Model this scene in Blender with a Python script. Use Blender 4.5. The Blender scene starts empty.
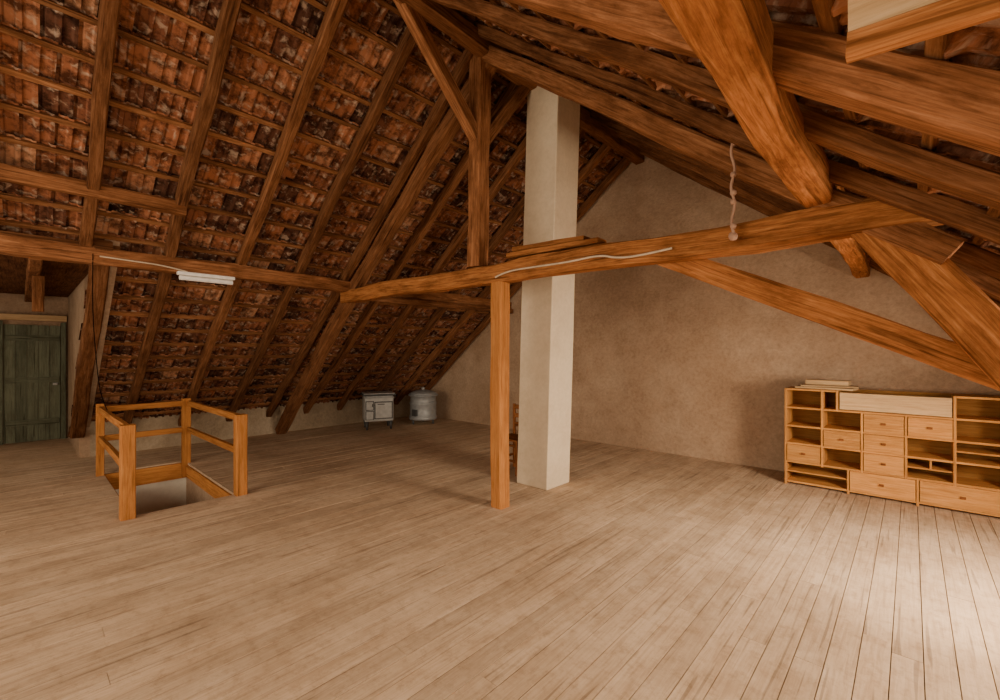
import bpy, bmesh, math, random
from mathutils import Vector, Matrix, noise
random.seed(7)
R=random.random
def U(a,b): return a+(b-a)*R()
scene=bpy.context.scene
COL=scene.collection

# ------------------------------------------------------------------ helpers
def empty(name,loc=(0,0,0),parent=None):
    e=bpy.data.objects.new(name,None); e.location=loc; e.empty_display_size=.2
    COL.objects.link(e)
    if parent: e.parent=parent
    return e
class MB:
    """mesh accumulator with UV (metres) and tint colour per face"""
    def __init__(s): s.v=[];s.f=[];s.uv=[];s.t=[];s.m=[]
    def face(s,idx,uvs,t,m=0):
        s.f.append(idx); s.uv.append(uvs); s.t.append(t); s.m.append(m)
    def build(s,name,mats,parent=None,smooth=False,loc=None):
        me=bpy.data.meshes.new(name); me.from_pydata([tuple(v) for v in s.v],[],s.f)
        me.uv_layers.new(name="UVMap"); me.color_attributes.new("tint",'FLOAT_COLOR','CORNER')
        uvs=[];cs=[]
        for fi,f in enumerate(s.f):
            t=s.t[fi]
            for j in range(len(f)):
                uvs.extend(s.uv[fi][j]); cs.extend((t[0],t[1],t[2],1.0))
        me.uv_layers["UVMap"].data.foreach_set("uv",uvs)
        me.color_attributes["tint"].data.foreach_set("color",cs)
        if not isinstance(mats,(list,tuple)): mats=[mats]
        for m in mats: me.materials.append(m)
        for p,mi in zip(me.polygons,s.m): p.material_index=mi; p.use_smooth=smooth
        me.update()
        o=bpy.data.objects.new(name,me); COL.objects.link(o)
        if loc: o.location=loc
        if parent: o.parent=parent
        return o
def beam(mb,p0,p1,w,h,up=(0,0,1),rough=.006,seg=.22,ch=.12,taper=1.0,tint=None,m=0,sag=0):
    """hand hewn timber, w sideways, h along up"""
    p0=Vector(p0);p1=Vector(p1);d=p1-p0;L=d.length;d.normalize()
    up=Vector(up); side=d.cross(up)
    if side.length<1e-4: side=d.cross(Vector((0,1,0)))
    side.normalize(); upv=side.cross(d).normalized()
    n=max(1,int(L/seg)); c=ch*min(w,h)
    prof=[(-w/2+c,-h/2),(w/2-c,-h/2),(w/2,-h/2+c),(w/2,h/2-c),(w/2-c,h/2),(-w/2+c,h/2),(-w/2,h/2-c),(-w/2,-h/2+c)]
    per=[0]
    for i in range(8):
        a=prof[i];b=prof[(i+1)%8]; per.append(per[-1]+math.hypot(a[0]-b[0],a[1]-b[1]))
    ou,ov=U(0,60),U(0,60); base=len(mb.v); so=U(0,100)
    t=tint or (U(.72,1.18),R(),R())
    for k in range(n+1):
        x=L*k/n; q=k/n; sc=1+(taper-1)*q
        c0=p0+d*x
        wob=Vector((noise.noise((x*.7+so,0,0)),noise.noise((x*.7+so,9,0)),0))*rough*2.2
        for i,(a,b) in enumerate(prof):
            j=noise.noise((x*2.3+so,i*3.1,1.7))*rough
            mb.v.append(c0+side*(a*sc+wob.x+(j if a>0 else -j))+upv*(b*sc+wob.y+(j if b>0 else -j)-sag*math.sin(q*math.pi)))
    for k in range(n):
        for i in range(8):
            a=base+k*8+i;b=base+k*8+(i+1)%8
            u0=ou+L*k/n;u1=ou+L*(k+1)/n
            mb.face((a,a+8,b+8,b),((u0,ov+per[i]),(u1,ov+per[i]),(u1,ov+per[i+1]),(u0,ov+per[i+1])),t,m)
    for e,o in ((0,0),(n,1)):
        idx=[base+e*8+i for i in range(8)]
        if o: idx=idx[::-1]
        uv=[(ou+prof[i][0]*.3,ov+prof[i][1]) for i in range(8)]
        if o: uv=uv[::-1]
        mb.face(tuple(idx),tuple(uv),t,m)
def box(mb,lo,hi,tint=None,m=0,axis=0):
    """plain board, grain along axis"""
    x0,y0,z0=lo;x1,y1,z1=hi; b=len(mb.v)
    P=[(x0,y0,z0),(x1,y0,z0),(x1,y1,z0),(x0,y1,z0),(x0,y0,z1),(x1,y0,z1),(x1,y1,z1),(x0,y1,z1)]
    for p in P: mb.v.append(Vector(p))
    ou,ov=U(0,60),U(0,60); t=tint or (U(.8,1.1),R(),R())
    for f,nax in (((0,3,2,1),2),((4,5,6,7),2),((0,1,5,4),1),((2,3,7,6),1),((1,2,6,5),0),((3,0,4,7),0)):
        uv=[]
        for i in f:
            p=P[i]
            if nax==axis: o=[k for k in range(3) if k!=axis]; uv.append((ou+p[o[0]]*.2,ov+p[o[1]]))
            else:
                o=[k for k in range(3) if k not in(axis,nax)][0]; uv.append((ou+p[axis],ov+p[o]))
        mb.face(tuple(b+i for i in f),tuple(uv),t,m)
def bevel(o,w=.004,seg=2):
    md=o.modifiers.new("bevel",'BEVEL'); md.width=w; md.segments=seg; md.limit_method='ANGLE'; md.harden_normals=False
    return o

# ------------------------------------------------------------------ materials
def newmat(name):
    m=bpy.data.materials.new(name); m.use_nodes=True; nt=m.node_tree
    return m,nt,nt.nodes["Principled BSDF"]
def N(nt,t,**k):
    n=nt.nodes.new(t)
    for a,b in k.items():
        if a in n.inputs.keys(): n.inputs[a].default_value=b
        else: setattr(n,a,b)
    return n
def ramp(nt,fac,stops):
    r=nt.nodes.new("ShaderNodeValToRGB"); e=r.color_ramp.elements
    while len(e)<len(stops): e.new(.5)
    for i,(p,c) in enumerate(stops): e[i].position=p; e[i].color=(c[0],c[1],c[2],1)
    nt.links.new(fac,r.inputs[0]); return r.outputs[0]
def mul(nt,a,b,fac=1,mode='MULTIPLY'):
    m=nt.nodes.new("ShaderNodeMix"); m.data_type='RGBA'; m.blend_type=mode
    if isinstance(fac,(int,float)): m.inputs[0].default_value=fac
    else: nt.links.new(fac,m.inputs[0])
    for s,x in ((6,a),(7,b)):
        if isinstance(x,tuple): m.inputs[s].default_value=(*x,1)
        else: nt.links.new(x,m.inputs[s])
    return m.outputs[2]
def bump(nt,bs,h,st=.3,dist=.01):
    b=N(nt,"ShaderNodeBump"); b.inputs["Strength"].default_value=st; b.inputs["Distance"].default_value=dist
    nt.links.new(h,b.inputs["Height"]); nt.links.new(b.outputs[0],bs.inputs["Normal"])
def wood(name,dark,mid,light,rough=.88,gs=(3.0,56),stain=.7,stainc=(.30,.24,.20),bst=.4,spec=.06,dust=None,crack=.6):
    m,nt,bs=newmat(name); L=nt.links
    uv=N(nt,"ShaderNodeUVMap"); uv.uv_map="UVMap"
    mp=N(nt,"ShaderNodeMapping"); mp.inputs["Scale"].default_value=(gs[0],gs[1],1); L.new(uv.outputs[0],mp.inputs[0])
    n1=N(nt,"ShaderNodeTexNoise",Scale=1.0,Detail=8.0,Roughness=.68,Distortion=.8); L.new(mp.outputs[0],n1.inputs["Vector"])
    c=ramp(nt,n1.outputs[0],[(.3,dark),(.5,mid),(.72,light)])
    n2=N(nt,"ShaderNodeTexNoise",Scale=3.2,Detail=7.0,Roughness=.7); 
    mp2=N(nt,"ShaderNodeMapping"); mp2.inputs["Scale"].default_value=(.6,1.8,1); L.new(uv.outputs[0],mp2.inputs[0]); L.new(mp2.outputs[0],n2.inputs["Vector"])
    s=ramp(nt,n2.outputs[0],[(.36,stainc),(.56,(1,1,1))])
    c=mul(nt,c,s,stain)
    # drying cracks along the grain
    mp3=N(nt,"ShaderNodeMapping"); mp3.inputs["Scale"].default_value=(1.1,30,1); mp3.inputs["Location"].default_value=(5,2,0); L.new(uv.outputs[0],mp3.inputs[0])
    n3=N(nt,"ShaderNodeTexNoise",Scale=1.0,Detail=2.0,Roughness=.4,Distortion=.3); L.new(mp3.outputs[0],n3.inputs["Vector"])
    k=ramp(nt,n3.outputs[0],[(.32,(.20,.16,.14)),(.355,(1,1,1))]); c=mul(nt,c,k,crack)
    if dust:
        tc=N(nt,"ShaderNodeTexCoord")
        n4=N(nt,"ShaderNodeTexNoise",Scale=.9,Detail=9.0,Roughness=.72); L.new(tc.outputs["Object"],n4.inputs["Vector"])
        f=ramp(nt,n4.outputs[0],[(.35,dust),(.60,(1,1,1))]); c=mul(nt,c,f,.8)
        n5=N(nt,"ShaderNodeTexNoise",Scale=12.0,Detail=7.0,Roughness=.8); L.new(tc.outputs["Object"],n5.inputs["Vector"])
        f=ramp(nt,n5.outputs[0],[(.34,(.70,.66,.62)),(.50,(1,1,1))]); c=mul(nt,c,f,.7)
    at=N(nt,"ShaderNodeAttribute"); at.attribute_name="tint"
    sp=N(nt,"ShaderNodeSeparateColor"); L.new(at.outputs[0],sp.inputs[0])
    v=N(nt,"ShaderNodeCombineColor")
    for i in range(3): L.new(sp.outputs[0],v.inputs[i])
    c=mul(nt,c,v.outputs[0],1.0)
    L.new(c,bs.inputs["Base Color"]); bs.inputs["Roughness"].default_value=rough
    bs.inputs["Specular IOR Level"].default_value=spec
    bump(nt,bs,n1.outputs[0],bst,.01)
    return m
M_beam =wood("timber_orange",(.16,.058,.020),(.39,.150,.048),(.58,.265,.095))
M_beamd=wood("timber_brown",(.085,.034,.014),(.205,.084,.034),(.33,.158,.072))
M_raft =wood("rafter_wood",(.08,.032,.013),(.19,.078,.032),(.30,.142,.066))
M_batt =wood("batten_wood",(.11,.044,.018),(.24,.103,.042),(.36,.175,.08))
M_new  =wood("newel_wood",(.32,.118,.032),(.49,.20,.058),(.60,.275,.09),stain=.35,crack=.4)
M_cab  =wood("cabinet_pine",(.40,.17,.045),(.55,.26,.075),(.66,.35,.12),stain=.3,rough=.7,crack=.15)
M_pale =wood("pale_board",(.46,.29,.14),(.60,.40,.21),(.70,.50,.29),stain=.2,crack=.2)
M_chair=wood("chair_wood",(.12,.04,.015),(.25,.09,.03),(.35,.14,.05))
M_floor=wood("floor_planks",(.50,.36,.24),(.64,.475,.325),(.70,.54,.385),rough=.92,gs=(2.2,52),stain=.45,stainc=(.66,.59,.52),bst=.12,spec=.04,dust=(.70,.65,.60),crack=.4)
M_sub=wood("subfloor_boards",(.05,.03,.015),(.07,.045,.025),(.09,.06,.03))
M_door =wood("door_paint",(.125,.135,.09),(.18,.195,.13),(.24,.25,.175),stain=.5)

def plaster(name,c1,c2,c3,bs_st=.6,spk=.7):
    m,nt,bs=newmat(name);L=nt.links
    tc=N(nt,"ShaderNodeTexCoord")
    n1=N(nt,"ShaderNodeTexNoise",Scale=.55,Detail=8.0,Roughness=.68); L.new(tc.outputs["Object"],n1.inputs["Vector"])
    c=ramp(nt,n1.outputs[0],[(.32,c1),(.5,c2),(.7,c3)])
    n2=N(nt,"ShaderNodeTexNoise",Scale=22.0,Detail=6.0,Roughness=.7); L.new(tc.outputs["Object"],n2.inputs["Vector"])
    s=ramp(nt,n2.outputs[0],[(.3,(.66,.64,.62)),(.6,(1,1,1))]); c=mul(nt,c,s,spk)
    n3=N(nt,"ShaderNodeTexNoise",Scale=3.5,Detail=8.0,Roughness=.75); L.new(tc.outputs["Object"],n3.inputs["Vector"])
    s=ramp(nt,n3.outputs[0],[(.34,(.74,.70,.66)),(.52,(1,1,1))]); c=mul(nt,c,s,spk*.8)
    L.new(c,bs.inputs["Base Color"]); bs.inputs["Roughness"].default_value=.95; bs.inputs["Specular IOR Level"].default_value=.1
    bump(nt,bs,n2.outputs[0],bs_st,.03); return m
M_gable=plaster("rough_plaster",(.31,.195,.118),(.44,.30,.195),(.54,.395,.275))
M_knee =plaster("knee_plaster",(.28,.21,.14),(.40,.31,.21),(.50,.40,.29))
M_chim =plaster("chimney_plaster",(.52,.41,.28),(.64,.52,.37),(.71,.60,.44),.06,.3)
M_white=plaster("white_render",(.6,.54,.44),(.68,.62,.51),(.74,.68,.57),.1,.2)
def plain(name,c,rough=.5,metal=0,em=None):
    m,nt,bs=newmat(name)
    tc=N(nt,"ShaderNodeTexCoord"); n=N(nt,"ShaderNodeTexNoise",Scale=14.0,Detail=4.0); nt.links.new(tc.outputs["Object"],n.inputs["Vector"])
    col=ramp(nt,n.outputs[0],[(.3,tuple(x*.78 for x in c)),(.65,c)]); nt.links.new(col,bs.inputs["Base Color"])
    bs.inputs["Roughness"].default_value=rough; bs.inputs["Metallic"].default_value=metal; return m
M_dark=plain("dark_void",(.02,.013,.009),.9)
M_enam=plain("white_enamel",(.46,.46,.44),.45)
M_iron=plain("cast_iron",(.06,.06,.06),.6)
M_zinc=plain("zinc_metal",(.31,.32,.32),.5,.3)
M_cable=plain("cable_white",(.60,.48,.34),.5)
M_rope=plain("rope_fibre",(.45,.27,.18),.9)
M_lamp=plain("lamp_plastic",(.85,.83,.78),.4)
# tiles
def tilemat():
    m,nt,bs=newmat("clay_tiles");L=nt.links
    at=N(nt,"ShaderNodeAttribute"); at.attribute_name="tint"
    sp=N(nt,"ShaderNodeSeparateColor"); L.new(at.outputs[0],sp.inputs[0])
    base=ramp(nt,sp.outputs[0],[(0,(.085,.038,.024)),(.3,(.215,.082,.042)),(.65,(.345,.132,.062)),(1,(.42,.205,.11))])
    uv=N(nt,"ShaderNodeUVMap"); uv.uv_map="UVMap"
    n1=N(nt,"ShaderNodeTexNoise",Scale=7.0,Detail=6.0,Roughness=.7); L.new(uv.outputs[0],n1.inputs["Vector"])
    d=ramp(nt,n1.outputs[0],[(.40,(.14,.11,.10)),(.56,(1,1,1))]); c=mul(nt,base,d,.9)
    n2=N(nt,"ShaderNodeTexNoise",Scale=11.0,Detail=5.0,Roughness=.6,Distortion=.5); 
    mp=N(nt,"ShaderNodeMapping"); mp.inputs["Location"].default_value=(7,3,1); L.new(uv.outputs[0],mp.inputs[0]); L.new(mp.outputs[0],n2.inputs["Vector"])
    w=ramp(nt,n2.outputs[0],[(.54,(0,0,0)),(.65,(.75,.75,.75))]); c=mul(nt,c,(.43,.31,.22),w,'MIX')
    L.new(c,bs.inputs["Base Color"]); bs.inputs["Roughness"].default_value=.9; bs.inputs["Specular IOR Level"].default_value=.1
    bump(nt,bs,n1.outputs[0],.6,.02); return m
M_tile=tilemat()

# ------------------------------------------------------------------ geometry frame
RX,RZ=-3.3,5.0; CS,SN=.792,.610
YG=6.95      # gable wall plane
YB=-3.6      # rear end of modelled attic
XL,XR=-9.2,2.6
def P(side,s,y,n=0): return Vector((RX+side*(s*CS+n*SN),y,RZ-s*SN+n*CS))
SL=7.55
WIN=[(5.35,6.75,3.25,4.55),(5.35,6.75,.5,1.8),(5.35,6.75,-2.2,-.9)]   # right slope openings: first inferred from shadows, rest added to let in light (s0,s1,y0,y1)
RECY=.55; RECS=3.75   # left recess begins below this slope distance for y<RECY
def inwin(s,y): return any(a<=s<=b and c<=y<=d for a,b,c,d in WIN)
FRAME=empty("roof_timber_frame")

# ---- tiles
def tiles(side,name):
    mb=MB(); tw=.205; rows=int(SL/.30)+1
    prof=[(-.5,.016),(-.40,.022),(-.33,.002),(-.12,.004),(-.07,-.016),(.07,-.016),(.12,.004),(.33,.002),(.40,-.012),(.5,-.010)]
    for r in range(rows):
        s0=.30*r-.02; y=YB+(tw/2 if r%2 else 0)
        while y<YG+.1:
            sc=s0+.16
            skip=(side>0 and inwin(sc,y)) or (side<0 and y<RECY and sc>RECS)
            if not skip:
                rot=U(-.03,.03); dn=U(-.006,.006); v=min(1,max(0,random.gauss(.5,.24)))
                if R()<.12: v=U(0,.15)
                t=(v,R(),R()); ou,ov=U(0,40),U(0,40); b=len(mb.v)
                ks=[(0,.040),(.07,.034),(.10,.046),(.25,.058),(.37,.074)]
                for q,nn in ks:
                    for a,h in prof:
                        lump= -.016 if (q==.07 and abs(a)<.3) else 0
                        mb.v.append(P(side,s0+q,y+a*tw*1.02+rot*q,nn+h+dn+lump))
                npf=len(prof)
                for k in range(len(ks)-1):
                    for i in range(npf-1):
                        a=b+k*npf+i; q0,q1=ks[k][0],ks[k+1][0]; x0,x1=prof[i][0]*tw,prof[i+1][0]*tw
                        mb.face((a,a+1,a+1+npf,a+npf),((ou+x0,ov+q0),(ou+x1,ov+q0),(ou+x1,ov+q1),(ou+x0,ov+q1)),t)
            y+=tw
    return mb.build(name,M_tile)
tiles(-1,"roof_tiles_left"); tiles(1,"roof_tiles_right")

# ---- dark backing added over the tiles to stop light leaks, with openings
def leak_backing():
    mb=MB()
    def slab(side,s0,s1,y0,y1):
        b=len(mb.v)
        for n in (.13,.16):
            for s,y in ((s0,y0),(s1,y0),(s1,y1),(s0,y1)): mb.v.append(P(side,s,y,n))
        for f in ((0,1,2,3),(7,6,5,4),(0,4,5,1),(1,5,6,2),(2,6,7,3),(3,7,4,0)):
            mb.face(tuple(b+i for i in f),((0,0),)*4,(1,1,1))
    slab(-1,-.05,RECS,YB,YG+.2); slab(-1,RECS,SL+.2,RECY,YG+.2)
    slab(1,-.05,5.35,YB,YG+.2); slab(1,6.75,SL+.2,YB,YG+.2)
    ys=[YB]+[q for w in sorted(WIN,key=lambda w:w[2]) for q in (w[2],w[3])]+[YG+.2]
    for i in range(0,len(ys),2): slab(1,5.35,6.75,ys[i],ys[i+1])
    return mb.build("light_leak_backing",M_dark)
leak_backing()

# ---- battens
mb=MB()
for side in (-1,1):
    for r in range(int(SL/.30)+1):
        s=.30*r+.02
        segs=[(YB,YG)]
        if side<0 and s>RECS: segs=[(RECY,YG)]
        if side>0 and 5.3<s<6.8: segs=[(YB,-2.2),(-.9,.5),(1.8,3.25),(4.55,YG)]
        for a,b in segs:
            beam(mb,P(side,s,a,.02),P(side,s,b,.02),.045,.035,up=P(side,0,0,1)-P(side,0,0,0),rough=.004,seg=.6,ch=.05)
mb.build("roof_battens",M_batt,FRAME)
# ---- rafters
UPL=P(-1,0,0,1)-P(-1,0,0,0); UPR=P(1,0,0,1)-P(1,0,0,0)
mb=MB()
yl=[-3.1,-2.4,-1.7,-1.0,-.27,.45,1.15,1.88,2.6,3.28,4.02,4.74,5.46,6.18,6.85]
for y in yl:
    end=SL-.05 if y>RECY else RECS
    beam(mb,P(-1,.05,y,-.06),P(-1,end,y,-.06),.10,.12,up=UPL,rough=.010)
beam(mb,P(-1,RECS-.1,.58,-.065),P(-1,SL-.05,.58,-.065),.16,.15,up=UPL,rough=.010,tint=(.8,0,0))
mb.build("rafters_left",M_raft,FRAME)
mb=MB()
for y in [-3.1,-2.45,-1.8,-1.1,-.4,.3,1.05,2.5,3.2,3.95,4.66,5.36,6.06,6.8]:
    w=U(.09,.115)
    if any(c<y<d for a,b,c,d in WIN):
        beam(mb,P(1,.05,y,-.05),P(1,5.3,y,-.05),w,.10,up=UPR,rough=.012); beam(mb,P(1,6.8,y,-.05),P(1,SL-.05,y,-.05),w,.10,up=UPR,rough=.012)
    else: beam(mb,P(1,.05,y,-.05),P(1,SL-.05,y,-.05),w,.10,up=UPR,rough=.014)
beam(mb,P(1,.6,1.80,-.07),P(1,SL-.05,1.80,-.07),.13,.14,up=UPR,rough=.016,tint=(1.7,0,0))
mb.build("rafters_right",M_raft,FRAME)

# ---- roof truss and purlins
truss=empty("roof_truss",parent=FRAME)
def part(name,p0,p1,w,h,mat,up=(0,0,1),par=truss,**k):
    mb=MB(); beam(mb,p0,p1,w,h,up,tint=k.pop('tint',(1,0,0)),**k); return mb.build(name,mat,par)
YT=3.38
part("tie_beam",(-6.35,YT,2.44),(.34,YT,2.385),.17,.19,M_beam,rough=.016,tint=(.9,0,0))
part("post",(-3.13,YT,0),(-3.13,YT,2.34),.155,.15,M_new,rough=.006,tint=(.9,0,0))
part("king_post",(-3.46,YT,2.52),(-3.42,YT,4.8),.18,.17,M_beamd,rough=.012,tint=(1.35,0,0))
part("strut_left",(-6.25,YT+.02,2.42),(-9.1,YT+.08,.03),.17,.19,M_raft,rough=.014)
part("strut_right",(-.17,YT+.015,2.36),(1.38,YT+.015,0.02),.14,.22,M_beam,rough=.012,tint=(1.05,0,0))
part("brace_right",(-1.45,YT+.12,2.37),(.66,YT+.12,1.33),.12,.16,M_beam,rough=.01,tint=(1.0,0,0))
part("principal_left",P(-1,.1,YT+.04,-.2),P(-1,3.9,YT+.04,-.2),.16,.16,M_raft,up=UPL,rough=.014)
part("principal_right",P(1,.1,YT+.0,-.18),P(1,4.5,YT+.0,-.18),.14,.15,M_beamd,up=UPR,rough=.014,tint=(1.2,0,0))
part("ridge_brace_rear",(-3.44,YT-.05,3.9),(-3.36,2.3,4.82),.11,.14,M_beamd,tint=(1.4,0,0))
part("ridge_brace_gable",(-3.44,YT+.05,3.9),(-3.36,4.05,4.72),.11,.14,M_beamd)
pur=empty("roof_purlins",parent=FRAME)
part("purlin_left",(-6.2,YB,2.63),(-6.2,YG,2.56),.17,.17,M_beamd,par=pur,rough=.018,tint=(1.3,0,0))
part("purlin_right",(-.42,YB,2.60),(-.42,YG,2.60),.15,.20,M_beam,par=pur,rough=.014,tint=(1.15,0,0))
part("ridge_purlin",(-3.3,YB,4.8),(-3.3,YG,4.8),.16,.18,M_beamd,par=pur,rough=.012)
part("upper_rail",(-5.62,YB,3.14),(-5.62,1.18,3.10),.12,.13,M_beamd,par=pur,rough=.014,tint=(1.2,0,0))
part("lower_rail",(-6.05,YT+.1,2.42),(-6.05,YG-.05,2.44),.05,.09,M_raft,par=pur)
# boards resting on the tie beam
mb=MB(); beam(mb,(-2.98,YT,2.57),(-1.95,YT+.02,2.545),.16,.045,tint=(.9,0,0)); beam(mb,(-2.9,YT-.01,2.615),(-2.1,YT+.03,2.592),.14,.04,tint=(.7,0,0))
mb.build("loose_boards",M_beam)
# collar and pale panel near the camera
mb=MB(); beam(mb,(-.10,1.20,2.25),(.95,1.20,2.185),.035,.055,tint=(1,0,0),rough=.002); mb.build("collar_board",M_beam,FRAME)
mb=MB(); box(mb,(-.10,1.21,2.26),(.055,1.235,2.44),(1.15,0,0)); mb.build("ceiling_panel",M_pale,FRAME)

# ------------------------------------------------------------------ floor
SX0,SX1,SY0,SY1=-7.75,-5.60,.74,1.64
mb=MB(); x=-11.7; W=.125
while x<XR+.1:
    x1=x+W-.0045; y=YB-U(0,2)
    while y<YG:
        L=U(2.6,4.6); y1=min(y+L,YG); y0=max(y,YB)
        segs=[(y0,y1-.002)]
        if x<-9.25 : segs=[(max(-2.2,a),min(b,.60)) for a,b in segs]
        if x1>SX0 and x<SX1:
            ns=[]
            for a,b in segs:
                if b<=SY0 or a>=SY1: ns.append((a,b))
                else:
                    if a<SY0: ns.append((a,SY0))
                    if b>SY1: ns.append((SY1,b))
            segs=ns
        t=(U(.88,1.07),R(),R()); dz=U(-.001,.001)
        for a,b in segs:
            if b-a>.02: box(mb,(x,a,-.028+dz),(x1,b,dz),t,axis=1)
        y+=L
    x+=W
fl=mb.build("floor",M_floor)
mb=MB()
for a in (((-11.55,-2.3,-.06),(SX0,.60,-.03)),((XL,.6,-.06),(SX0,YG,-.03)),((SX0,YB,-.06),(SX1,SY0,-.03)),((SX0,SY1,-.06),(SX1,YG,-.03)),((SX1,YB,-.06),(XR,YG,-.03))):
    box(mb,*a,(1,0,0))
mb.build("subfloor",M_sub,fl)

# ------------------------------------------------------------------ walls
def prism(name,poly,axis,a,b,mat):
    """poly in the plane perpendicular to axis ('x' or 'y')"""
    bm=bmesh.new(); va=[];vb=[]
    for p,q in poly:
        va.append(bm.verts.new((p,a,q) if axis=='y' else (a,p,q))); vb.append(bm.verts.new((p,b,q) if axis=='y' else (b,p,q)))
    bm.faces.new(va); bm.faces.new(vb[::-1]); n=len(poly)
    for i in range(n): bm.faces.new((va[i],vb[i],vb[(i+1)%n],va[(i+1)%n]))
    bmesh.ops.recalc_face_normals(bm,faces=bm.faces)
    me=bpy.data.meshes.new(name); bm.to_mesh(me); bm.free(); me.materials.append(mat)
    o=bpy.data.objects.new(name,me); COL.objects.link(o); return o
prism("wall_gable",[(XL-.2,-.05),(XR+.2,-.05),(XR+.2,.5),(RX,RZ+.08),(XL-.2,.42)],'y',YG,YG+.25,M_gable)
prism("wall_left",[(.72,-.05),(YG,-.05),(YG,.60),(.72,.60)],'x',XL-.2,XL,M_knee)
prism("wall_right",[(YB,-.05),(YG,-.05),(YG,.56),(YB,.56)],'x',XR,XR+.2,M_knee)
# recess on the left with the door
prism("wall_recess_side",[(-11.7,-.05),(XL,-.05),(XL,.45),(-6.2,2.66),(-6.2,2.8),(-11.7,2.8)],'y',.60,.72,M_gable)
prism("wall_recess_back",[(-2.3,-.05),(.72,-.05),(.72,2.8),(-2.3,2.8)],'x',-11.75,-11.55,M_gable)
# near wall of the recess with an opening added for the fill light, x -9.9..-8.3, z .9..2.1
for nm,p in (("a",[(-11.7,-.05),(-6.2,-.05),(-6.2,.9),(-11.7,.9)]),("b",[(-11.7,2.1),(-6.2,2.1),(-6.2,2.8),(-11.7,2.8)]),("c",[(-11.7,.9),(-9.9,.9),(-9.9,2.1),(-11.7,2.1)]),("d",[(-8.3,.9),(-6.2,.9),(-6.2,2.1),(-8.3,2.1)])):
    prism("wall_recess_near_"+nm,p,'y',-2.4,-2.3,M_gable)
mb=MB(); box(mb,(-11.75,-2.4,2.62),(-6.15,.72,2.72),(.7,0,0)); mb.build("ceiling_recess",M_beamd)
mb=MB()
for y in (-2.0,-1.3,-.6,.1): beam(mb,(-11.5,y,2.55),(-6.25,y,2.56),.1,.13)
beam(mb,(-7.6,.14,2.08),(-7.6,.14,2.5),.1,.1)
mb.build("recess_joists",M_beamd,FRAME)
# door
d=empty("door_1")
mb=MB()
for i in range(5):
    y0=-.20+i*.14; box(mb,(-11.53,y0,.01),(-11.50,y0+.136,2.08),axis=2)
mb.build("leaf",M_door,d)
mb=MB()
for z in (.3,1.05,1.8): box(mb,(-11.50,-.18,z),(-11.475,.48,z+.10),(.9,0,0),axis=1)
mb.build("ledges",M_door,d)
mb=MB(); box(mb,(-11.55,-.28,0),(-11.47,-.21,2.14),axis=2); box(mb,(-11.55,.505,0),(-11.47,.57,2.14),axis=2); mb.build("frame",M_door,d)
mb=MB(); box(mb,(-11.50,.40,1.0),(-11.44,.46,1.04),(1,0,0)); mb.build("handle",M_enam,d)
mb=MB(); box(mb,(-11.55,-2.2,2.16),(-11.42,.58,2.26),(1,0,0),axis=1); mb.build("trim_1",M_pale)

# ------------------------------------------------------------------ chimney
bm=bmesh.new()
lean=.17
ring=[]
for z in [i*.35 for i in range(14)]+[4.95]:
    f=z/4.9; r=[]
    for (x,y) in ((-3.54,4.12),(-3.08,4.12),(-3.08,4.58),(-3.54,4.58)):
        r.append(bm.verts.new((x+lean*f+noise.noise((z,x,y))*.006,y+noise.noise((z*1.3,y,x))*.006,z)))
    ring.append(r)
for a,b in zip(ring,ring[1:]):
    for i in range(4): bm.faces.new((a[i],a[(i+1)%4],b[(i+1)%4],b[i]))
bm.faces.new(ring[0][::-1]); bm.faces.new(ring[-1])
me=bpy.data.meshes.new("chimney"); bm.to_mesh(me); bm.free(); me.materials.append(M_chim)
ch=bpy.data.objects.new("chimney",me); COL.objects.link(ch); bevel(ch,.012,2)

# ------------------------------------------------------------------ stairwell and railing
sw=empty("stairwell")
prism("stairwell_end",[(SY0,-2.4),(SY1,-2.4),(SY1,-.22),(SY0,-.22)],'x',SX0-.1,SX0,M_white).parent=sw
prism("stairwell_side_a",[(SX0,-2.4),(SX1,-2.4),(SX1,-.06),(SX0,-.06)],'y',SY0-.06,SY0,M_white).parent=sw
prism("stairwell_side_b",[(SX0,-2.4),(SX1,-2.4),(SX1,-.06),(SX0,-.06)],'y',SY1,SY1+.06,M_gable).parent=sw
prism("stairwell_front",[(SY0,-2.4),(SY1,-2.4),(SY1,-.06),(SY0,-.06)],'x',SX1,SX1+.06,M_gable).parent=sw
mb=MB(); box(mb,(SX0,SY0,-.22),(SX0+.03,SY1,.0),axis=1); box(mb,(SX0,SY0,-.2),(SX1,SY0+.02,-.03),axis=0); box(mb,(SX0,SY1-.02,-.2),(SX1,SY1,-.03),axis=0)
mb.build("opening_boards",M_new,sw)
mb=MB()
for i in range(9):
    z=-.25*(i+1); xx=SX1-.22*i
    box(mb,(xx-.27,SY0+.02,z-.035),(xx,SY1-.02,z),axis=1)
mb.build("stair_treads",M_new,sw)
rl=empty("stair_railing",parent=sw)
def rail(name,p0,p1,w,h,**k):
    mb=MB(); beam(mb,p0,p1,w,h,rough=.003,tint=(.85,0,0),ch=.08,**k); return mb.build(name,M_new,rl)
YA,YC=.70,1.68; XF,XK=-5.53,-7.70
rail("newel_front_left",(XF,YA,0),(XF,YA,.90),.115,.115,up=(0,1,0))
rail("newel_front_right",(XF,YC,0),(XF,YC,.90),.115,.115,up=(0,1,0))
rail("newel_back_right",(XK,YC-.05,-.2),(XK,YC-.05,.93),.10,.10,up=(0,1,0))
rail("newel_back_left",(XK,YA,0),(XK,YA,.93),.08,.08,up=(0,1,0))
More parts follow.
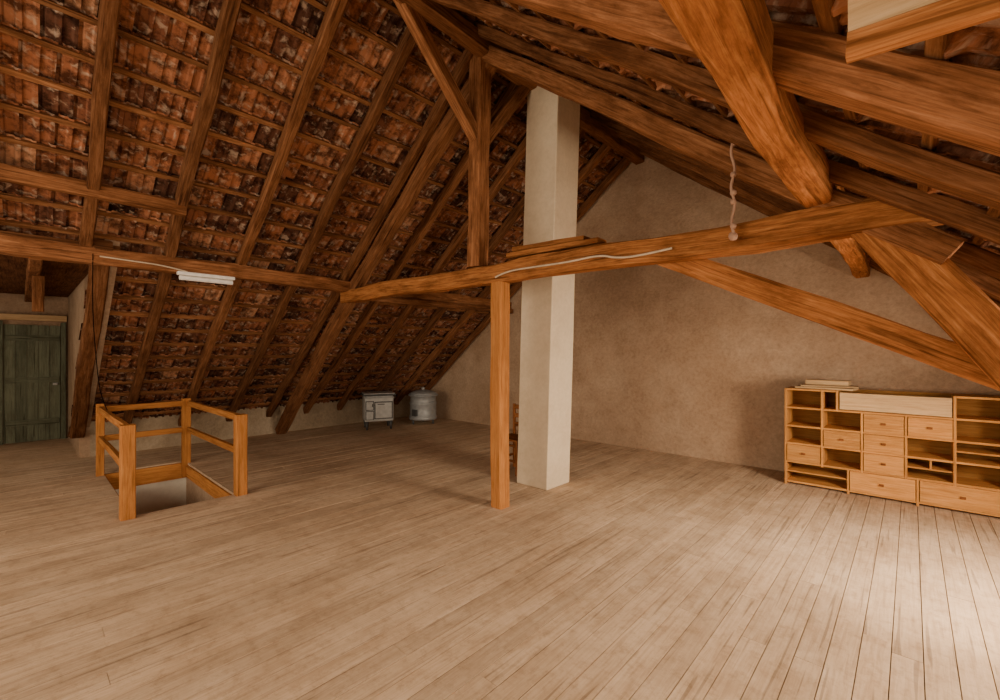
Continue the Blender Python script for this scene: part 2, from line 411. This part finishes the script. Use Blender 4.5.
for nm,z in (("top",.86),("mid",.48)):
    rail("rail_left_"+nm,(XF,YA,z),(XK,YA,z),.045,.075)
    rail("rail_right_"+nm,(XF,YC,z),(XK,YC-.03,z),.045,.075)
    rail("rail_back_"+nm,(XK,YA,z),(XK,YC,z),.045,.075)

# ------------------------------------------------------------------ drawer cabinet
cb=empty("drawer_cabinet")
CX=[-1.12,-.76,-.40,-.04,.32,.68,1.04]; YF,YK=6.32,6.70; T=.022
RZs=[1.15,.93,.71,.50,.28,.04]   # row boundaries top to bottom
mb=MB()
for i,x in enumerate(CX):
    z0=0 if i in (0,6) else .26
    box(mb,(x-T/2,YF,z0),(x+T/2,YK,.93 if i in (2,3) else 1.16),axis=2)
box(mb,(-.62-T/2,YF,.93),(-.62+T/2,YK,1.16),axis=2)
for x in (-.52,.05,.70): box(mb,(x-T/2,YF,0),(x+T/2,YK,.28),axis=2)
for k,z in enumerate(RZs):
    if k==0:
        box(mb,(CX[0]+T/2,YF+.004,z-T/2),(-.62-T/2,YK,z+T/2),axis=0); box(mb,(CX[4]+T/2,YF+.004,z-T/2),(CX[-1]-T/2,YK,z+T/2),axis=0)
    else: box(mb,(CX[0]+T/2,YF+.004,z-T/2),(CX[-1]-T/2,YK,z+T/2),axis=0)
bevel(mb.build("carcass",M_cab,cb),.002,1)
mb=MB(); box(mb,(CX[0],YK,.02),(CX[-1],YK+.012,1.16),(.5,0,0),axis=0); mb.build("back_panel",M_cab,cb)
mbd=MB(); mbh=MB()
def drawer(x0,x1,z0,z1,t=None):
    g=.006; t=t or (U(.82,1.15),0,0)
    box(mbd,(x0+T/2+g,YF-.010,z0+T/2+g-.004),(x1-T/2-g,YF+.014,z1-T/2-g+.004),t,axis=0)
    box(mbd,(x0+T/2+g,YF+.014,z0+T/2+g),(x1-T/2-g,YF+.33,z1-T/2-.03),(t[0]*.8,0,0),axis=0)
    xm=(x0+x1)/2; box(mbh,(xm-.02,YF-.024,(z0+z1)/2-.010),(xm+.02,YF-.010,(z0+z1)/2+.012),(1,0,0))
for c,r in ((0,3),(1,2),(2,1),(2,2),(2,3),(3,1),(5,1)):
    drawer(CX[c],CX[c+1],RZs[r+1],RZs[r])
drawer(-.52,.05,RZs[5],RZs[4]); drawer(.05,.70,RZs[5],RZs[4])
# split shelves in some cubbies
box(mbd,(CX[0]+T/2,YF+.02,.155),(-.53,YK,.17),axis=0); 
box(mbd,(CX[3]+T/2,YF+.02,.385),(CX[4]-T/2,YK,.40),axis=0); box(mbd,(.14,YF+.02,.40),(.155,YK,.49),axis=2)
box(mbd,(CX[4]+T/2,YF+.02,.60),(CX[5]-T/2,YK,.615),axis=0)
mbd.build("drawers",M_cab,cb); mbh.build("pulls",M_chair,cb)
mb=MB(); beam(mb,(-.595,YF+.03,1.045),(.30,YF+.03,1.042),.06,.19,tint=(.95,0,0),rough=.002,ch=.05); mb.build("pale_plank",M_pale)
mb=MB(); beam(mb,(-1.02,6.50,1.175),(-.46,6.42,1.175),.22,.022,rough=.001,tint=(.8,0,0)); beam(mb,(-.98,6.46,1.198),(-.44,6.50,1.198),.20,.022,rough=.001,tint=(.6,0,0)); beam(mb,(-.93,6.52,1.239),(-.52,6.49,1.239),.16,.056,rough=.001,tint=(.85,0,0))
mb.build("stacked_boards",M_pale)

# ------------------------------------------------------------------ stove & boiler
def cyl(name,mat,par,r0,r1,z0,z1,loc=(0,0),seg=32,axis='z'):
    bm=bmesh.new(); bmesh.ops.create_cone(bm,cap_ends=True,segments=seg,radius1=r0,radius2=r1,depth=z1-z0)
    me=bpy.data.meshes.new(name); bm.to_mesh(me); bm.free(); me.materials.append(mat)
    for p in me.polygons: p.use_smooth=len(p.vertices)==4
    o=bpy.data.objects.new(name,me); COL.objects.link(o); o.parent=par
    if axis=='z': o.location=(loc[0],loc[1],(z0+z1)/2)
    return o
st=empty("enamel_stove",(-8.25,5.12,0)); st.rotation_euler=(0,0,math.radians(-25))
def sb(name,lo,hi,mat,bv=.01):
    mb=MB(); box(mb,lo,hi,(1,0,0)); return bevel(mb.build(name,mat,st),bv,3)
sb("body",(-.25,-.29,.17),(.25,.29,.70),M_enam,.03)
sb("top_plate",(-.29,-.33,.70),(.29,.33,.735),M_iron,.01)
sb("top_rim",(-.27,-.31,.735),(.27,.31,.75),M_enam,.006)
sb("oven_door",(.25,-.08,.24),(.272,.25,.56),M_enam,.012)
sb("oven_frame",(.245,-.10,.22),(.256,.27,.58),M_iron,.004)
sb("fire_door",(.25,-.26,.42),(.272,-.12,.58),M_enam,.01); sb("fire_frame",(.245,-.275,.405),(.256,-.107,.595),M_iron,.004)
sb("ash_door",(.25,-.26,.22),(.272,-.12,.38),M_enam,.01); sb("ash_frame",(.245,-.275,.208),(.256,-.107,.392),M_iron,.004)
sb("handle_a",(.272,-.04,.52),(.30,.10,.535),M_iron,.004); sb("handle_b",(.272,-.15,.48),(.30,-.135,.54),M_iron,.004)
sb("towel_bar",(.31,-.29,.66),(.325,.29,.675),M_zinc,.004); sb("bar_end_a",(.25,-.28,.655),(.32,-.265,.68),M_zinc,.003); sb("bar_end_b",(.25,.265,.655),(.32,.28,.68),M_zinc,.003)
for i,(a,b) in enumerate(((-.2,-.24),(.2,-.24),(.2,.24),(-.2,.24))):
    cyl("leg_%d"%(i+1),M_iron,st,.02,.038,0,.18,(a,b),12)
bo=empty("wash_boiler",(-8.05,6.15,0))
def lathe(name,prof,mat,par,seg=36):
    bm=bmesh.new(); rings=[]
    for r,z in prof: rings.append([bm.verts.new((r*math.cos(2*math.pi*i/seg),r*math.sin(2*math.pi*i/seg),z)) for i in range(seg)])
    for a,b in zip(rings,rings[1:]):
        for i in range(seg): bm.faces.new((a[i],a[(i+1)%seg],b[(i+1)%seg],b[i]))
    bm.faces.new(rings[0][::-1]); bm.faces.new(rings[-1])
    me=bpy.data.meshes.new(name); bm.to_mesh(me); bm.free(); me.materials.append(mat)
    for p in me.polygons: p.use_smooth=len(p.vertices)==4
    o=bpy.data.objects.new(name,me); COL.objects.link(o); o.parent=par; return o
lathe("drum",[(.30,.10),(.31,.12),(.31,.16),(.295,.18),(.29,.42),(.30,.44),(.30,.47),(.285,.49),(.28,.60),(.31,.62),(.33,.63),(.33,.65),(.30,.66)],M_zinc,bo)
lathe("lid",[(.31,.66),(.30,.68),(.22,.72),(.10,.75),(.03,.755),(.03,.78),(.04,.80),(.02,.81)],M_zinc,bo)
mb=MB(); box(mb,(.02,-.32,.20),(.16,-.285,.34),(1,0,0)); mb.build("fire_door",M_iron,bo)
for i in range(3):
    a=i*2.1+.4; cyl("leg_%d"%(i+1),M_iron,bo,.018,.03,0,.12,(.25*math.cos(a),.25*math.sin(a)),10)
def tube(name,pts,r,mat,par=None):
    cu=bpy.data.curves.new(name,'CURVE'); cu.dimensions='3D'; cu.bevel_depth=r; cu.bevel_resolution=2
    sp=cu.splines.new('NURBS'); sp.points.add(len(pts)-1); sp.use_endpoint_u=True; sp.order_u=3
    for p,q in zip(sp.points,pts): p.co=(*q,1)
    cu.materials.append(mat); o=bpy.data.objects.new(name,cu); COL.objects.link(o)
    if par: o.parent=par
    return o
tube("handle_l",[(-.28,-.06,.5),(-.36,-.06,.5),(-.36,.06,.5),(-.28,.06,.5)],.01,M_zinc,bo)
tube("handle_r",[(.28,-.06,.5),(.36,-.06,.5),(.36,.06,.5),(.28,.06,.5)],.01,M_zinc,bo)

# ------------------------------------------------------------------ chair behind chimney
chh=empty("wooden_chair",(-3.90,4.52,0))
mb=MB()
for a,b,h in ((-.17,-.17,.44),(.17,-.17,.44),(-.17,.17,.88),(.17,.17,.88)): beam(mb,(a,b,0),(a,b,h),.035,.035,up=(0,1,0),rough=.001)
for z in (.18,.38):
    for a,b in (((-.17,-.17),(.17,-.17)),((-.17,.17),(.17,.17)),((-.17,-.17),(-.17,.17)),((.17,-.17),(.17,.17))): beam(mb,(*a,z),(*b,z),.02,.03,rough=.001)
for z in (.60,.72,.84): beam(mb,(-.17,.17,z),(.17,.17,z),.02,.06,rough=.001)
mb.build("frame",M_chair,chh)
mb=MB(); box(mb,(-.2,-.2,.44),(.2,.15,.465),(1,0,0)); mb.build("seat",M_chair,chh)

# ------------------------------------------------------------------ lamp, cables, rope
lp=empty("fluorescent_lamp",(-6.13,1.5,2.42))
mb=MB(); box(mb,(-.03,-.29,.06),(.05,.29,.10),(1,0,0),axis=1); bevel(mb.build("housing",M_lamp,lp),.008)
mb=MB(); beam(mb,(.01,-.27,.03),(.01,.27,.03),.045,.05,rough=0,ch=.3); mb.build("diffuser",M_lamp,lp)
tube("lamp_cable",[(-6.09,.55,2.58),(-6.085,.8,2.57),(-6.09,1.1,2.56),(-6.09,1.3,2.52)],.008,M_cable)
tube("hanging_cord",[(-6.1,.50,2.60),(-6.2,.50,2.1),(-6.4,.55,1.5),(-6.55,.60,1.1),(-6.6,.66,.95)],.004,M_new)
tube("beam_cable",[(-3.1,YT-.10,2.36),(-2.95,YT-.11,2.40),(-2.6,YT-.10,2.40),(-2.2,YT-.11,2.39),(-1.9,YT-.10,2.41),(-1.75,YT-.10,2.36),(-1.55,YT-.1,2.35),(-1.3,YT-.1,2.37)],.009,M_cable)
rp=empty("hanging_rope")
pts=[(-.87+.010*math.sin(i*1.1),3.22+.010*math.cos(i*.9),3.10-.04*i) for i in range(19)]
tube("rope",pts,.009,M_rope,rp)
mb=MB()
def blob(c,r):
    bm=bmesh.new(); bmesh.ops.create_icosphere(bm,subdivisions=2,radius=r); b=len(mb.v)
    for v in bm.verts: mb.v.append(Vector(c)+v.co*(1+.25*noise.noise(v.co*30)))
    for f in bm.faces: mb.face(tuple(b+v.index for v in f.verts),((0,0),)*3,(1,1,1))
    bm.free()
for z,r in ((2.98,.016),(2.78,.02),(2.66,.022),(2.60,.02),(2.44,.022),(2.37,.03)): blob((-.87,3.22,z),r)
mb.build("knots",M_rope,rp,True)

# ------------------------------------------------------------------ roof windows + light
def area(name,loc,rot,sx,sy,power,col):
    l=bpy.data.lights.new(name,'AREA'); l.shape='RECTANGLE'; l.size=sx; l.size_y=sy; l.energy=power; l.color=col
    o=bpy.data.objects.new(name,l); COL.objects.link(o); o.location=loc; o.rotation_euler=rot; return o
for i,(a,b,c,dd) in enumerate(WIN):
    w=empty("window_%d"%(i+1)); mb=MB()
    for p,q in (((a,c),(b,c)),((a,dd),(b,dd)),((a,c),(a,dd)),((b,c),(b,dd)),((a,(c+dd)/2),(b,(c+dd)/2))):
        beam(mb,P(1,p[0],p[1],.02),P(1,q[0],q[1],.02),.06,.12,up=UPR,rough=0)
    mb.build("frame",M_new,w)
    ctr=P(1,(a+b)/2,(c+dd)/2,.15)
    area("window_light_%d"%(i+1),ctr,(0,math.radians(80),0),.9,1.1,(280,95,90)[i],(1,.82,.62))  # second and third lamps are added fill, no window known there
w=empty("window_4"); mb=MB()  # frame of an unseen opening, made up to light the door recess
for p,q in (((-9.9,.9),(-8.3,.9)),((-9.9,2.1),(-8.3,2.1)),((-9.9,.9),(-9.9,2.1)),((-8.3,.9),(-8.3,2.1)),((-9.1,.9),(-9.1,2.1))):
    beam(mb,(p[0],-2.33,p[1]),(q[0],-2.33,q[1]),.06,.06,up=(0,1,0),rough=0)
mb.build("frame",M_new,w)
area("window_light_4",(-9.1,-2.38,1.5),(math.radians(90),0,0),1.5,1.1,20,(1,.86,.66))  # fill lamp added to brighten the door
# added fill light across the open rear end, no window there
area("rear_fill_light",(-3.4,YB+.05,1.9),(math.radians(90),0,0),4.5,2.6,235,(1,.81,.60))
w=bpy.data.worlds.new("sky"); scene.world=w; w.use_nodes=True
w.node_tree.nodes["Background"].inputs[0].default_value=(1,.83,.64,1); w.node_tree.nodes["Background"].inputs[1].default_value=1.15

# ------------------------------------------------------------------ camera
cam=bpy.data.cameras.new("camera"); cam.sensor_width=36; cam.lens=444/1000*36; cam.shift_y=.002; cam.clip_start=.02
co=bpy.data.objects.new("camera",cam); COL.objects.link(co); co.location=(0,0,1.6); co.rotation_euler=(math.radians(90),0,math.radians(42.8))
scene.camera=co
